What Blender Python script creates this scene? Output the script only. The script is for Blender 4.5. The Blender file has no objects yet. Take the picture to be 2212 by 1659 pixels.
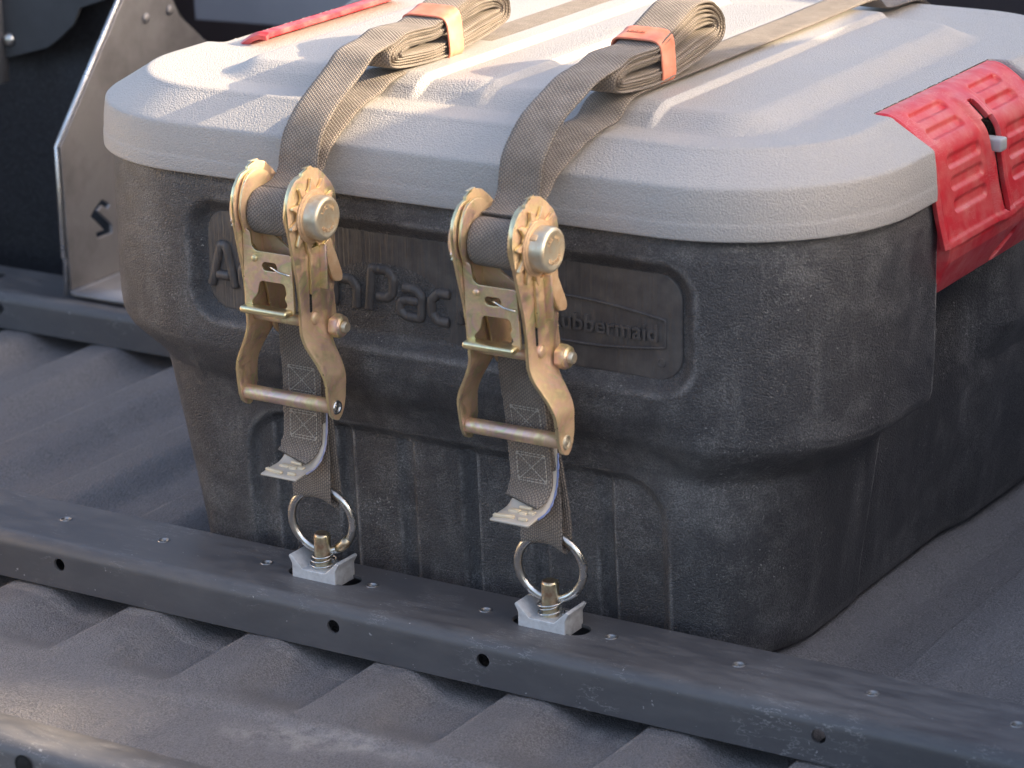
import bpy, bmesh, math, random
import numpy as np
from mathutils import Matrix, Vector
random.seed(7); rng = np.random.default_rng(7)
scene = bpy.context.scene
COL = scene.collection
PI = math.pi

# ------------------------------------------------------------------ camera
cam_d = bpy.data.cameras.new("camera"); cam = bpy.data.objects.new("camera", cam_d); COL.objects.link(cam)
R0 = Vector((0.85472595, 0.51878583, 0.01745887)); R1 = Vector((0.14618692, -0.2728508, 0.95088476)); R2 = Vector((-0.4980692, 0.81019362, 0.30905236))
# image right / image down / view direction in world axes
right = Vector((0.85472595, 0.51878583, -0.01745887))
down = Vector((0.14618692, -0.2728508, -0.95088476))
fwd = Vector((-0.4980692, 0.81019362, -0.30905236))
M = Matrix((( right.x, -down.x, -fwd.x, 1.41371883), (right.y, -down.y, -fwd.y, -1.97480259), (right.z, -down.z, -fwd.z, 0.95743558), (0, 0, 0, 1)))
cam.matrix_world = M
cam_d.sensor_width = 36.0
cam_d.lens = 6471.73/2212*36.0
cam_d.clip_start = 0.05; cam_d.clip_end = 2000
cam_d.dof.use_dof = True; cam_d.dof.focus_distance = 2.58; cam_d.dof.aperture_fstop = 9.0
scene.camera = cam

# ------------------------------------------------------------------ world, sun, exposure
SUN_EL, SUN_AZ = math.radians(21.8), math.radians(21.0)      # azimuth measured from +X towards +Y
w = bpy.data.worlds.new("World"); scene.world = w; w.use_nodes = True
nt = w.node_tree; nt.nodes.clear()
sky = nt.nodes.new('ShaderNodeTexSky'); sky.sky_type = 'NISHITA'; sky.sun_disc = False
sky.sun_elevation = SUN_EL; sky.sun_rotation = PI/2 - SUN_AZ
sky.air_density = 0.75; sky.dust_density = 4.0; sky.ozone_density = 0.6
bg = nt.nodes.new('ShaderNodeBackground'); bg.inputs[1].default_value = 0.145
wo = nt.nodes.new('ShaderNodeOutputWorld')
nt.links.new(sky.outputs[0], bg.inputs[0]); nt.links.new(bg.outputs[0], wo.inputs[0])
sd = bpy.data.lights.new("sun", 'SUN'); sd.energy = 3.0; sd.angle = math.radians(0.5); sd.color = (1.0, 0.84, 0.60)
sun = bpy.data.objects.new("sun", sd); COL.objects.link(sun)
sdir = Vector((math.cos(SUN_EL)*math.cos(SUN_AZ), math.cos(SUN_EL)*math.sin(SUN_AZ), math.sin(SUN_EL)))
sun.rotation_euler = sdir.to_track_quat('Z', 'Y').to_euler()
scene.view_settings.view_transform = 'Standard'; scene.view_settings.look = 'None'
scene.view_settings.gamma = 1.0; scene.view_settings.exposure = 2.0
scene.view_settings.use_white_balance = True; scene.view_settings.white_balance_temperature = 6900; scene.view_settings.white_balance_tint = 11

# ------------------------------------------------------------------ helpers
def link(o, parent=None):
    COL.objects.link(o)
    if parent is not None: o.parent = parent
    return o
def tag(o, label=None, cat=None, group=None, kind=None):
    if label: o['label'] = label
    if cat: o['category'] = cat
    if group: o['group'] = group
    if kind: o['kind'] = kind
    return o
def empty(name, loc=(0, 0, 0), label=None, cat=None, group=None):
    o = bpy.data.objects.new(name, None); o.empty_display_size = .02; o.location = loc
    COL.objects.link(o); return tag(o, label, cat, group)
def obj(name, me, mat=None, parent=None, smooth=True, angle=None):
    if isinstance(mat, tuple): rim(me, *mat)
    elif mat is not None:
        me.materials.clear(); me.materials.append(mat)
    if smooth:
        me.polygons.foreach_set('use_smooth', np.ones(len(me.polygons), bool))
        if angle is not None:
            me.set_sharp_from_angle(angle=math.radians(angle))
    o = bpy.data.objects.new(name, me)
    if parent is not None and parent.parent is None and parent.type == 'EMPTY':
        pass
    link(o, parent); return o
def mesh(verts, faces, uvs=None):
    me = bpy.data.meshes.new("m"); me.from_pydata([tuple(v) for v in verts], [], [tuple(f) for f in faces])
    me.update(); return me
def gridmesh(P, close_u=False, close_v=False, uv=None, flip=False, mask=None):
    """P (n, m, 3) -> quad mesh, fast"""
    P = np.asarray(P, float); n, m = P.shape[:2]
    nu = n if close_u else n-1; nv = m if close_v else m-1
    I, J = np.meshgrid(np.arange(nu), np.arange(nv), indexing='ij')
    I2 = (I+1) % n; J2 = (J+1) % m
    F = np.stack([I*m+J, I2*m+J, I2*m+J2, I*m+J2], -1).reshape(-1, 4)
    if flip: F = F[:, ::-1]
    if mask is not None: F = F[mask.reshape(-1)]
    me = bpy.data.meshes.new("m")
    me.vertices.add(n*m); me.vertices.foreach_set('co', P.reshape(-1))
    me.loops.add(F.size); me.loops.foreach_set('vertex_index', F.reshape(-1).astype(np.int32))
    me.polygons.add(len(F)); me.polygons.foreach_set('loop_start', np.arange(0, F.size, 4, dtype=np.int32))
    me.polygons.foreach_set('loop_total', np.full(len(F), 4, np.int32))
    me.update(calc_edges=True)
    if uv is not None:
        # uv (nu+1?, ...) given per grid corner: arrays U (n+close) x (m+close)
        U = uv
        a = np.stack([U[I, J], U[I+1, J], U[I+1, J+1], U[I, J+1]], -2)  # nu,nv,4,2
        a = a.reshape(-1, 4, 2)
        if flip: a = a[:, ::-1]
        if mask is not None: a = a[mask.reshape(-1)]
        l = me.uv_layers.new(name='UVMap'); l.data.foreach_set('uv', a.reshape(-1).astype(np.float32))
    me.validate(); return me
def joinmesh(parts):
    """join list of meshes (no uv)"""
    bm = bmesh.new()
    for p in parts: bm.from_mesh(p)
    me = bpy.data.meshes.new("m"); bm.to_mesh(me); bm.free()
    for p in parts: bpy.data.meshes.remove(p)
    return me
def box(cx, cy, cz, sx, sy, sz, bev=0.0, seg=2, rot=None):
    bm = bmesh.new(); bmesh.ops.create_cube(bm, size=1.0)
    for v in bm.verts: v.co = Vector((v.co.x*sx, v.co.y*sy, v.co.z*sz))
    if bev: bmesh.ops.bevel(bm, geom=list(bm.edges), offset=bev, segments=seg, affect='EDGES', profile=.5)
    if rot is not None: bmesh.ops.transform(bm, matrix=rot, verts=bm.verts)
    bmesh.ops.translate(bm, vec=(cx, cy, cz), verts=bm.verts)
    me = bpy.data.meshes.new("m"); bm.to_mesh(me); bm.free(); return me
def frames(pts, closed):
    P = np.asarray(pts, float); n = len(P)
    T = (np.roll(P, -1, 0)-np.roll(P, 1, 0)) if closed else np.gradient(P, axis=0)
    T /= np.linalg.norm(T, axis=1)[:, None]+1e-12
    a = np.array([0, 0, 1.]) if abs(T[0, 2]) < .9 else np.array([1., 0, 0])
    N = np.zeros_like(P); v = np.cross(T[0], a); v /= np.linalg.norm(v); N[0] = v
    for i in range(1, n):
        v = N[i-1]-T[i]*np.dot(N[i-1], T[i]); N[i] = v/(np.linalg.norm(v)+1e-12)
    return T, N, np.cross(T, N)
def tube(pts, r, closed=False, seg=10, caps=True):
    P = np.asarray(pts, float); T, N, B = frames(P, closed); n = len(P)
    r = np.broadcast_to(np.asarray(r, float), (n,))
    a = np.arange(seg)/seg*2*PI
    G = P[:, None]+r[:, None, None]*(np.cos(a)[None, :, None]*N[:, None]+np.sin(a)[None, :, None]*B[:, None])
    if not closed and caps:
        f = [(.0, -.0), ]
        G = np.concatenate([np.repeat(P[:1, None], seg, 1), G, np.repeat(P[-1:, None], seg, 1)], 0)
    return gridmesh(G, close_u=closed, close_v=True)
def lathe(prof, axis='z', seg=48, origin=(0, 0, 0)):
    """prof list (r, h)"""
    a = np.arange(seg)/seg*2*PI; pr = np.array(prof, float)
    G = np.zeros((len(pr), seg, 3))
    G[..., 0] = pr[:, 0:1]*np.cos(a); G[..., 1] = pr[:, 0:1]*np.sin(a); G[..., 2] = pr[:, 1:2]
    if axis == 'x': G = G[..., [2, 0, 1]]
    if axis == 'y': G = G[..., [1, 2, 0]]
    G += np.array(origin)
    return gridmesh(G, close_v=True, flip=True)
def catmull(pts, n=8, closed=False):
    P = np.array(pts, float); out = []
    m = len(P); rngi = range(m if closed else m-1)
    for i in rngi:
        if closed: p0, p1, p2, p3 = P[i-1], P[i], P[(i+1) % m], P[(i+2) % m]
        else: p0, p1, p2, p3 = P[max(i-1, 0)], P[i], P[i+1], P[min(i+2, m-1)]
        for t in np.arange(n)/n:
            out.append(.5*((2*p1)+(-p0+p2)*t+(2*p0-5*p1+4*p2-p3)*t*t+(-p0+3*p1-3*p2+p3)*t**3))
    if not closed: out.append(P[-1])
    return np.array(out)
def resample(P, step):
    P = np.asarray(P, float); d = np.r_[0, np.cumsum(np.linalg.norm(np.diff(P, axis=0), axis=1))]
    n = max(2, int(d[-1]/step)+1); s = np.linspace(0, d[-1], n)
    return np.stack([np.interp(s, d, P[:, i]) for i in range(P.shape[1])], 1)
def circle2(r, cx=0, cy=0, n=32): return [(cx+r*math.cos(2*PI*i/n), cy+r*math.sin(2*PI*i/n)) for i in range(n)]
def rrect2(cx, cy, hx, hy, r, n=6):
    out = []
    for sx, sy, a0 in ((1, 1, 0), (-1, 1, 90), (-1, -1, 180), (1, -1, 270)):
        for i in range(n+1):
            a = math.radians(a0+90*i/n); out.append((cx+sx*(hx-r)+r*math.cos(a), cy+sy*(hy-r)+r*math.sin(a)))
    return out
def round_poly(pts, r, n=4):
    out = []; m = len(pts)
    for i in range(m):
        p0 = np.array(pts[i-1], float); p1 = np.array(pts[i], float); p2 = np.array(pts[(i+1) % m], float)
        a = p0-p1; b = p2-p1; la = np.linalg.norm(a); lb = np.linalg.norm(b)
        d = min(r, la*.45, lb*.45); A = p1+a/la*d; Bp = p1+b/lb*d
        for t in np.linspace(0, 1, n+1): out.append(tuple((1-t)**2*A+2*t*(1-t)*p1+t*t*Bp))
    return out
def plate(outline, holes=(), thick=.003, bev=.0005, mat3=None):
    """2-D plate with holes: filled curve with extrusion and bevelled rims, then mapped by mat3"""
    cu = bpy.data.curves.new("c", 'CURVE'); cu.dimensions = '2D'; cu.fill_mode = 'BOTH'
    cu.extrude = thick/2-bev; cu.bevel_depth = bev; cu.bevel_resolution = 1; cu.offset = -bev
    for poly in [outline]+list(holes):
        sp = cu.splines.new('POLY'); sp.points.add(len(poly)-1); sp.use_cyclic_u = True
        for p, q in zip(sp.points, poly): p.co = (q[0], q[1], 0, 1)
    o = bpy.data.objects.new("c", cu); COL.objects.link(o)
    dg = bpy.context.evaluated_depsgraph_get(); dg.update()
    me = bpy.data.meshes.new_from_object(o.evaluated_get(dg), depsgraph=dg)
    bpy.data.objects.remove(o); bpy.data.curves.remove(cu)
    if mat3 is not None:
        n = len(me.vertices); c = np.empty(n*3); me.vertices.foreach_get('co', c); c = c.reshape(-1, 3)
        c = mat3(c) if callable(mat3) else c
        me.vertices.foreach_set('co', np.ascontiguousarray(c).reshape(-1))
    me.update(); return me
def rim(me, ax, mat0, mat1):
    me.materials.clear(); me.materials.append(mat0); me.materials.append(mat1)
    n = len(me.polygons); nr = np.empty(n*3); me.polygons.foreach_get('normal', nr); nr = nr.reshape(-1, 3)
    me.polygons.foreach_set('material_index', (np.abs(nr[:, ax]) < .9).astype(np.int32)); return me
toYZ = lambda X: (lambda c: np.stack([X+c[:, 2], c[:, 0], c[:, 1]], 1))     # plate (y, z) at x = X
toXZ = lambda Y: (lambda c: np.stack([c[:, 0], Y+c[:, 2], c[:, 1]], 1))     # plate (x, z) at y = Y
toXY = lambda Z: (lambda c: np.stack([c[:, 0], c[:, 1], Z+c[:, 2]], 1))
def text_mesh(s, size, ext, bev=0.0, space=1.0, offset=0.0):
    cu = bpy.data.curves.new("t", 'FONT'); cu.body = s; cu.size = size; cu.extrude = ext; cu.bevel_depth = bev
    cu.align_x = 'CENTER'; cu.align_y = 'CENTER'; cu.space_character = space; cu.offset = offset
    o = bpy.data.objects.new("t", cu); COL.objects.link(o)
    dg = bpy.context.evaluated_depsgraph_get(); dg.update()
    me = bpy.data.meshes.new_from_object(o.evaluated_get(dg), depsgraph=dg)
    bpy.data.objects.remove(o); bpy.data.curves.remove(cu); return me
def xform(me, fn):
    n = len(me.vertices); c = np.empty(n*3); me.vertices.foreach_get('co', c); c = fn(c.reshape(-1, 3))
    me.vertices.foreach_set('co', np.ascontiguousarray(c).reshape(-1)); me.update(); return me
def ss(a, b, x):
    t = np.clip((np.asarray(x, float)-a)/(b-a), 0, 1); return t*t*(3-2*t)
def lin(a, b, x): return np.clip((np.asarray(x, float)-a)/(b-a), 0, 1)

# ------------------------------------------------------------------ materials
class NT:
    def __init__(s, name):
        s.m = bpy.data.materials.new(name); s.m.use_nodes = True; s.t = s.m.node_tree; s.t.nodes.clear()
        s.o = s.n('ShaderNodeOutputMaterial'); s.b = s.n('ShaderNodeBsdfPrincipled'); s.l(s.b, 0, s.o, 0)
        s.tc = s.n('ShaderNodeTexCoord')
    def n(s, t): return s.t.nodes.new(t)
    def l(s, a, ao, b, bi): s.t.links.new(a.outputs[ao], b.inputs[bi])
    def noise(s, scale, detail=4, rough=.55, coord='Object', vec=None, dist=0.0):
        n = s.n('ShaderNodeTexNoise'); n.inputs['Scale'].default_value = scale; n.inputs['Detail'].default_value = detail
        n.inputs['Roughness'].default_value = rough; n.inputs['Distortion'].default_value = dist
        if vec is None: s.l(s.tc, coord, n, 'Vector')
        else: s.t.links.new(vec, n.inputs['Vector'])
        return n.outputs['Fac']
    def mapping(s, scale=(1, 1, 1), coord='Object', rot=(0, 0, 0), loc=(0, 0, 0)):
        m = s.n('ShaderNodeMapping'); m.inputs['Scale'].default_value = scale; m.inputs['Rotation'].default_value = rot; m.inputs['Location'].default_value = loc
        s.l(s.tc, coord, m, 0); return m.outputs[0]
    def ramp(s, src, stops, interp='LINEAR'):
        r = s.n('ShaderNodeValToRGB'); r.color_ramp.interpolation = interp; e = r.color_ramp.elements
        while len(e) < len(stops): e.new(.5)
        for q, (p, c) in zip(e, stops):
            q.position = p; q.color = (*c, 1) if len(c) == 3 else c
        s.t.links.new(src, r.inputs[0]); return r.outputs[0]
    def val(s, src, a, b, lo=0.0, hi=1.0):
        m = s.n('ShaderNodeMapRange'); m.inputs[1].default_value = a; m.inputs[2].default_value = b
        m.inputs[3].default_value = lo; m.inputs[4].default_value = hi; s.t.links.new(src, m.inputs[0]); return m.outputs[0]
    def mix(s, fac, a, b, mode='MIX'):
        m = s.n('ShaderNodeMix'); m.data_type = 'RGBA'; m.blend_type = mode
        for k, v in ((0, fac), (6, a), (7, b)):
            if isinstance(v, (int, float)): m.inputs[k].default_value = v
            elif isinstance(v, tuple): m.inputs[k].default_value = (*v, 1)
            else: s.t.links.new(v, m.inputs[k])
        return m.outputs[2]
    def math(s, op, a, b=None, c=None):
        m = s.n('ShaderNodeMath'); m.operation = op
        for k, v in ((0, a), (1, b), (2, c)):
            if v is None: continue
            if isinstance(v, (int, float)): m.inputs[k].default_value = v
            else: s.t.links.new(v, m.inputs[k])
        return m.outputs[0]
    def bump(s, h, strength, dist, prev=None):
        b = s.n('ShaderNodeBump'); b.inputs['Strength'].default_value = strength; b.inputs['Distance'].default_value = dist
        s.t.links.new(h, b.inputs['Height'])
        if prev is not None: s.t.links.new(prev, b.inputs['Normal'])
        return b.outputs[0]
    def set(s, **kw):
        for k, v in kw.items():
            k = k.replace('_', ' ')
            if isinstance(v, (int, float)): s.b.inputs[k].default_value = v
            elif isinstance(v, tuple): s.b.inputs[k].default_value = (*v, 1)
            else: s.t.links.new(v, s.b.inputs[k])
        return s.m
    def up(s):
        g = s.n('ShaderNodeNewGeometry'); x = s.n('ShaderNodeSeparateXYZ'); s.l(g, 'Normal', x, 0); return x.outputs[2]
    def sep(s, coord='Object'):
        x = s.n('ShaderNodeSeparateXYZ'); s.l(s.tc, coord, x, 0); return x.outputs

def plastic(name, base, dust, grain=300, gd=.0012, gs=.6, dustlo=.45, dusthi=.75, dustamt=.6, rough=.5, scratch=.4, spec=.5, cell=True, var=.3):
    t = NT(name)
    big = t.noise(7, 5, .6); mid = t.noise(38, 6, .65)
    d = t.math('MULTIPLY', t.val(t.math('MULTIPLY', t.math('ADD', big, mid), .5), dustlo, dusthi), dustamt)
    fine = t.noise(grain*1.3, 2, .5)
    d = t.math('MULTIPLY', d, t.val(fine, .3, .65, .45, 1.0))
    g = t.n('ShaderNodeNewGeometry')
    ed = t.math('MULTIPLY', t.val(g.outputs['Pointiness'], .502, .530), t.val(t.noise(26, 5, .7), .38, .6))
    d = t.math('MAXIMUM', d, t.math('MULTIPLY', ed, dustamt*1.1))
    stk = t.noise(24, 4, .6, vec=t.mapping((1, 1, .16)))
    d = t.math('MAXIMUM', d, t.math('MULTIPLY', t.math('MULTIPLY', t.val(stk, .54, .72), t.val(mid, .35, .6)), dustamt*.7))
    speck = t.math('MULTIPLY', t.val(t.noise(420, 1, .5), .66, .72), t.val(t.noise(17, 4, .65), .50, .62))
    d = t.math('MAXIMUM', d, t.math('MULTIPLY', speck, dustamt*1.3))
    col = t.mix(d, base, dust)
    # thin scuffs
    sc = t.noise(30, 3, .6, vec=t.mapping((1, 7, 1.6), rot=(.4, .7, .9)))
    scm = t.math('MULTIPLY', t.val(t.math('ABSOLUTE', t.math('SUBTRACT', sc, .5)), .012, .0, 0, 1), t.val(t.noise(9, 3, .6), .55, .72))
    col = t.mix(t.math('MULTIPLY', scm, scratch), col, dust)
    if cell:
        v = t.n('ShaderNodeTexVoronoi'); v.feature = 'SMOOTH_F1'; v.inputs['Scale'].default_value = grain; v.inputs['Smoothness'].default_value = .6
        wv = t.n('ShaderNodeVectorMath'); wv.operation = 'ADD'
        nn = t.n('ShaderNodeTexNoise'); nn.inputs['Scale'].default_value = grain*.6; t.l(t.tc, 'Object', nn, 'Vector')
        sc2 = t.n('ShaderNodeVectorMath'); sc2.operation = 'SCALE'; sc2.inputs[3].default_value = 2.2/grain
        t.t.links.new(nn.outputs['Color'], sc2.inputs[0]); t.l(t.tc, 'Object', wv, 0); t.t.links.new(sc2.outputs[0], wv.inputs[1])
        t.t.links.new(wv.outputs[0], v.inputs['Vector'])
        h = t.math('SUBTRACT', 1.0, v.outputs['Distance'])
        cv = t.n('ShaderNodeVectorMath'); cv.operation = 'SCALE'; t.t.links.new(col, cv.inputs[0])
        t.t.links.new(t.math('ADD', t.math('MULTIPLY', t.math('SUBTRACT', t.val(v.outputs['Distance'], .05, .62, 1.0+var, 1.0-var), 1.0), t.val(mid, .35, .62, .5, 1.25)), 1.0), cv.inputs[3])
        col = cv.outputs[0]
    else:
        h = t.noise(grain, 3, .55)
    bn = t.bump(h, gs, gd)
    bn = t.bump(t.noise(14, 4, .5), .25, .004, bn)
    r = t.val(t.math('ADD', fine, d), .3, 1.4, rough-.06, rough+.25)
    return t.set(Base_Color=col, Roughness=r, Normal=bn, Specular_IOR_Level=spec)

m_body = plastic('charcoal_plastic', (.076, .072, .073), (.50, .47, .44), grain=720, gd=.0011, gs=.9, var=.38, dustlo=.47, dusthi=.70, dustamt=.54, rough=.40, scratch=.6)
m_liner = plastic('bed_liner_plastic', (.215, .200, .198), (.55, .50, .45), grain=600, gd=.0013, gs=.9, var=.32, dustamt=.30, rough=.44, scratch=.35)
def smear(m):
    nt_ = m.node_tree; b = next(n for n in nt_.nodes if n.type == 'BSDF_PRINCIPLED'); src = b.inputs['Base Color'].links[0].from_socket
    t = NT.__new__(NT); t.m = m; t.t = nt_; t.tc = next(n for n in nt_.nodes if n.type == 'TEX_COORD')
    x, y, z = t.sep()
    wob = t.math('MULTIPLY', t.math('SUBTRACT', t.noise(9, 4, .6), .5), .10)
    band = t.val(t.math('ABSOLUTE', t.math('ADD', t.math('ADD', y, t.math('MULTIPLY_ADD', x, -.17, .224)), wob)), .022, .004, 0, 1)
    rg = t.math('MULTIPLY', t.val(x, .03, .09), t.val(x, .24, .17))
    k = t.math('MULTIPLY', t.math('MULTIPLY', band, rg), t.val(t.noise(70, 5, .7), .40, .60))
    nt_.links.new(t.mix(t.math('MULTIPLY', k, .5), src, (.50, .46, .42)), b.inputs['Base Color'])
smear(m_liner)
m_lid = plastic('grey_lid_plastic', (.43, .40, .375), (.53, .48, .42), grain=680, gd=.0009, gs=.75, var=.08, dustamt=.5, rough=.5, scratch=.25)
def smooth_plastic(name, base, dust, amt, rough):
    t = NT(name)
    col = t.mix(t.math('MULTIPLY', t.val(t.noise(40, 6, .65), .42, .75), amt), base, dust)
    sc = t.noise(46, 3, .6, vec=t.mapping((1, 1.2, 9), rot=(.6, .1, .2)))
    scm = t.math('MULTIPLY', t.val(t.math('ABSOLUTE', t.math('SUBTRACT', sc, .5)), .014, .0, 0, 1), t.val(t.noise(14, 3, .6), .5, .62))
    col = t.mix(t.math('MULTIPLY', scm, .55), col, dust)
    bn = t.bump(t.noise(350, 3, .6), .15, .0006); bn = t.bump(t.noise(30, 3, .6), .2, .002, bn)
    return t.set(Base_Color=col, Roughness=t.val(t.noise(60, 4, .6), .3, .7, rough-.08, rough+.15), Normal=bn)
m_red = smooth_plastic('red_plastic', (.64, .026, .038), (.78, .34, .28), .42, .38)
m_redwarm = m_red
m_catch = smooth_plastic('grey_catch_plastic', (.42, .42, .42), (.6, .57, .5), .4, .5)

def rail_mat():
    t = NT('black_powder_coat')
    big = t.noise(6, 5, .6, vec=t.mapping((.5, 1.4, 1))); mid = t.noise(60, 6, .72, vec=t.mapping((.35, 1.5, 1), rot=(0, 0, .35)))
    d = t.val(t.math('MULTIPLY', t.math('ADD', big, mid), .5), .46, .68)
    up = t.val(t.up(), .6, 1.0)
    d = t.math('MULTIPLY', d, t.val(up, 0, 1, .25, .75))
    col = t.mix(d, (.088, .084, .086), (.22, .205, .195))
    sc = t.noise(26, 4, .65, vec=t.mapping((1, 6, 3), rot=(0, 0, .25)))
    scm = t.math('MULTIPLY', t.val(t.math('ABSOLUTE', t.math('SUBTRACT', sc, .5)), .011, .0, 0, 1), t.val(t.noise(13, 3, .6), .52, .62))
    sp = t.val(t.noise(230, 2, .5), .735, .76)
    col = t.mix(t.math('MAXIMUM', t.math('MULTIPLY', scm, .42), t.math('MULTIPLY', sp, .6)), col, (.52, .50, .48))
    bn = t.bump(t.noise(900, 2, .5), .25, .0003); bn = t.bump(t.noise(20, 3, .5), .1, .003, bn)
    return t.set(Base_Color=col, Roughness=t.val(t.math('ADD', mid, d), .2, 1.3, .33, .62), Normal=bn, Specular_IOR_Level=.5)
m_rail = rail_mat()

def zinc_mat():
    t = NT('yellow_zinc')
    n1 = t.noise(34, 4, .6, dist=.8)
    film = t.ramp(n1, [(.34, (.60, .58, .32)), (.42, (.84, .74, .42)), (.48, (.86, .62, .46)), (.53, (.82, .54, .56)), (.58, (.58, .60, .34)), (.66, (.86, .80, .50))])
    film = t.mix(.25, film, (.78, .64, .40))
    n2 = t.noise(15, 5, .62); n3 = t.noise(210, 3, .6)
    dust = t.val(t.math('ADD', t.math('MULTIPLY', n2, .85), t.math('MULTIPLY', n3, .25)), .50, .60)
    t.set(Base_Color=film, Metallic=.92, Roughness=t.val(n2, .3, .7, .38, .52))
    bn = t.bump(n3, .22, .0004); t.set(Normal=bn)
    db = t.n('ShaderNodeBsdfPrincipled'); db.inputs['Roughness'].default_value = .75
    dc = t.ramp(n2, [(.3, (.52, .32, .17)), (.7, (.66, .45, .27))]); t.t.links.new(dc, db.inputs['Base Color'])
    t.t.links.new(t.bump(n3, .5, .0006), db.inputs['Normal'])
    ms = t.n('ShaderNodeMixShader'); t.t.links.new(t.val(dust, 0, 1, .04, .74), ms.inputs[0]); t.l(t.b, 0, ms, 1); t.l(db, 0, ms, 2); t.l(ms, 0, t.o, 0)
    return t.m
m_zinc = zinc_mat()
def rust_mat():
    t = NT('dusty_zinc')
    n2 = t.noise(55, 6, .7); n3 = t.noise(260, 3, .6)
    col = t.ramp(n2, [(.3, (.50, .29, .15)), (.55, (.62, .42, .25)), (.75, (.76, .60, .38))])
    return t.set(Base_Color=col, Metallic=.2, Roughness=.6, Normal=t.bump(n3, .35, .0005))
m_dusty = rust_mat()
def metal(name, c, rough, nz=60, bump=.1, metallic=1.0, c2=None):
    t = NT(name); n = t.noise(nz, 5, .6)
    col = t.mix(t.val(n, .4, .68), c, c2 or tuple(x*.62 for x in c))
    return t.set(Base_Color=col, Metallic=metallic, Roughness=t.val(n, .3, .7, rough-.07, rough+.14), Normal=t.bump(t.noise(nz*8, 2, .5), bump, .0004))
m_rim = metal('zinc_rim', (.86, .76, .46), .32, 60, .1, c2=(.70, .52, .34))
m_steel = metal('zinc_steel', (.72, .71, .68), .24, 70, .12, c2=(.52, .48, .42))
m_cap = metal('cap_steel', (.72, .66, .52), .40, 90, .2, .75, c2=(.62, .46, .28))
m_insert = metal('insert_steel', (.40, .39, .39), .4, 200, .2, c2=(.22, .21, .20))
m_alu = metal('cast_aluminium', (.74, .74, .74), .5, 150, .3, .45, c2=(.58, .57, .56))
m_pin = metal('pin_zinc', (.68, .60, .40), .32, 120, .2, c2=(.45, .24, .16))
m_brush = metal('brushed_plate', (.30, .285, .28), .46, 9, .1, .6, c2=(.15, .14, .14))
m_plateedge = metal('plate_edge', (.75, .74, .73), .3, 40)
m_dark = metal('dark_panel', (.07, .07, .074), .6, 6, .1, .2, c2=(.045, .045, .045))
m_wall = plastic('dark_wall', (.022, .022, .026), (.07, .066, .066), grain=200, gd=.001, gs=.5, dustamt=.3, rough=.6)
m_brown = metal('brown_cab_wall', (.035, .024, .024), .7, 5, .05, .0, c2=(.06, .045, .045))  # dark brown wall colour with slight mottling
m_grey = metal('grey_panel', (.40, .40, .42), .5, 5, .05, .1, c2=(.33, .33, .35))
m_hole = NT('black_recess').set(Base_Color=(.006, .006, .006), Roughness=.9)
m_bounce = NT('tan_bounce_panel').set(Base_Color=(.62, .50, .36), Roughness=.5)  # colour of the added panel that bounces warm sun

def web_mat(name, base, hi):
    t = NT(name); s = t.sep('UV'); u, v = s[0], s[1]
    cu = .0020; cv = .0031
    col = t.math('FLOOR', t.math('DIVIDE', u, cu))
    odd = t.math('MODULO', t.math('ABSOLUTE', col), 2)
    fu = t.math('ABSOLUTE', t.math('SINE', t.math('MULTIPLY', u, PI/cu)))
    vv = t.math('ADD', t.math('DIVIDE', v, cv), t.math('MULTIPLY', odd, .5))
    wob = t.math('MULTIPLY', t.math('SUBTRACT', t.noise(120, 2, .5), .5), .5)
    fv = t.math('ABSOLUTE', t.math('SINE', t.math('MULTIPLY', t.math('ADD', vv, wob), PI)))
    h = t.math('MULTIPLY', t.math('POWER', fu, .6), t.math('POWER', fv, .6))
    n = t.noise(60, 5, .65)
    c = t.mix(t.val(n, .35, .7), base, hi)
    c = t.mix(t.val(h, .2, .85, .8, 0.0), c, tuple(x*.3 for x in base))  # weave gaps darkened in the colour, as crevice shade
    bn = t.bump(h, 1.0, .0011)
    bn = t.bump(t.noise(1500, 2, .5), .3, .0002, bn)
    return t.set(Base_Color=c, Roughness=.85, Normal=bn, Specular_IOR_Level=.25, Sheen_Weight=.15)
m_web = web_mat('webbing', (.29, .235, .19), (.43, .355, .29))
m_webedge = m_web
m_thread = NT('sewing_thread').set(Base_Color=(.52, .46, .39), Roughness=.8)
def band_mat():
    t = NT('orange_rubber'); c = t.mix(t.val(t.noise(60, 4, .6), .35, .7), (.70, .19, .11), (.78, .30, .20))
    return t.set(Base_Color=c, Roughness=.55, Normal=t.bump(t.noise(300, 2, .5), .15, .0004))
m_band = band_mat()
m_mark = NT('band_print').set(Base_Color=(.30, .10, .06), Roughness=.7)
m_label = NT('white_label').set(Base_Color=(.60, .53, .44), Roughness=.45)
m_labelmark = NT('label_relief').set(Base_Color=(.72, .60, .42), Roughness=.5)
m_blue = NT('blue_label_back').set(Base_Color=(.22, .28, .52), Roughness=.5)

# ------------------------------------------------------------------ bed liner (ribbed floor)
BED = -0.045
def bed_z(X, Y):
    ph = (X+.303)/.1312; ph = (ph-np.floor(ph))*.1312
    up = 1-ss(.034, .078, ph)+lin(.1245, .1312, ph)
    up = np.clip(up, 0, 1)
    # valley opens and closes towards the front flat
    endf = ss(-.176, -.115, Y-.35*(ph-.075)*0)
    wid = np.exp(-((ph-.085)/.03)**2)
    v = (1-up)*endf
    z = BED-.0145*v
    z = z+.0015*np.sin(ph/.1312*2*PI)*endf
    # crease and lower apron near the front
    cr = -.184-.10*np.exp(-((X+.20)/.13)**2)*ss(.1, -.2, X)
    z = z-.004*ss(cr+.006, cr-.006, Y)*ss(-.12, .08, X)
    z = z-.012*ss(-.275, -.33, Y)
    z = z-.02*ss(.50, .56, Y)*0
    z = z+.0012*np.sin(X*9+1.2)*np.cos(Y*11)
    return z
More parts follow.
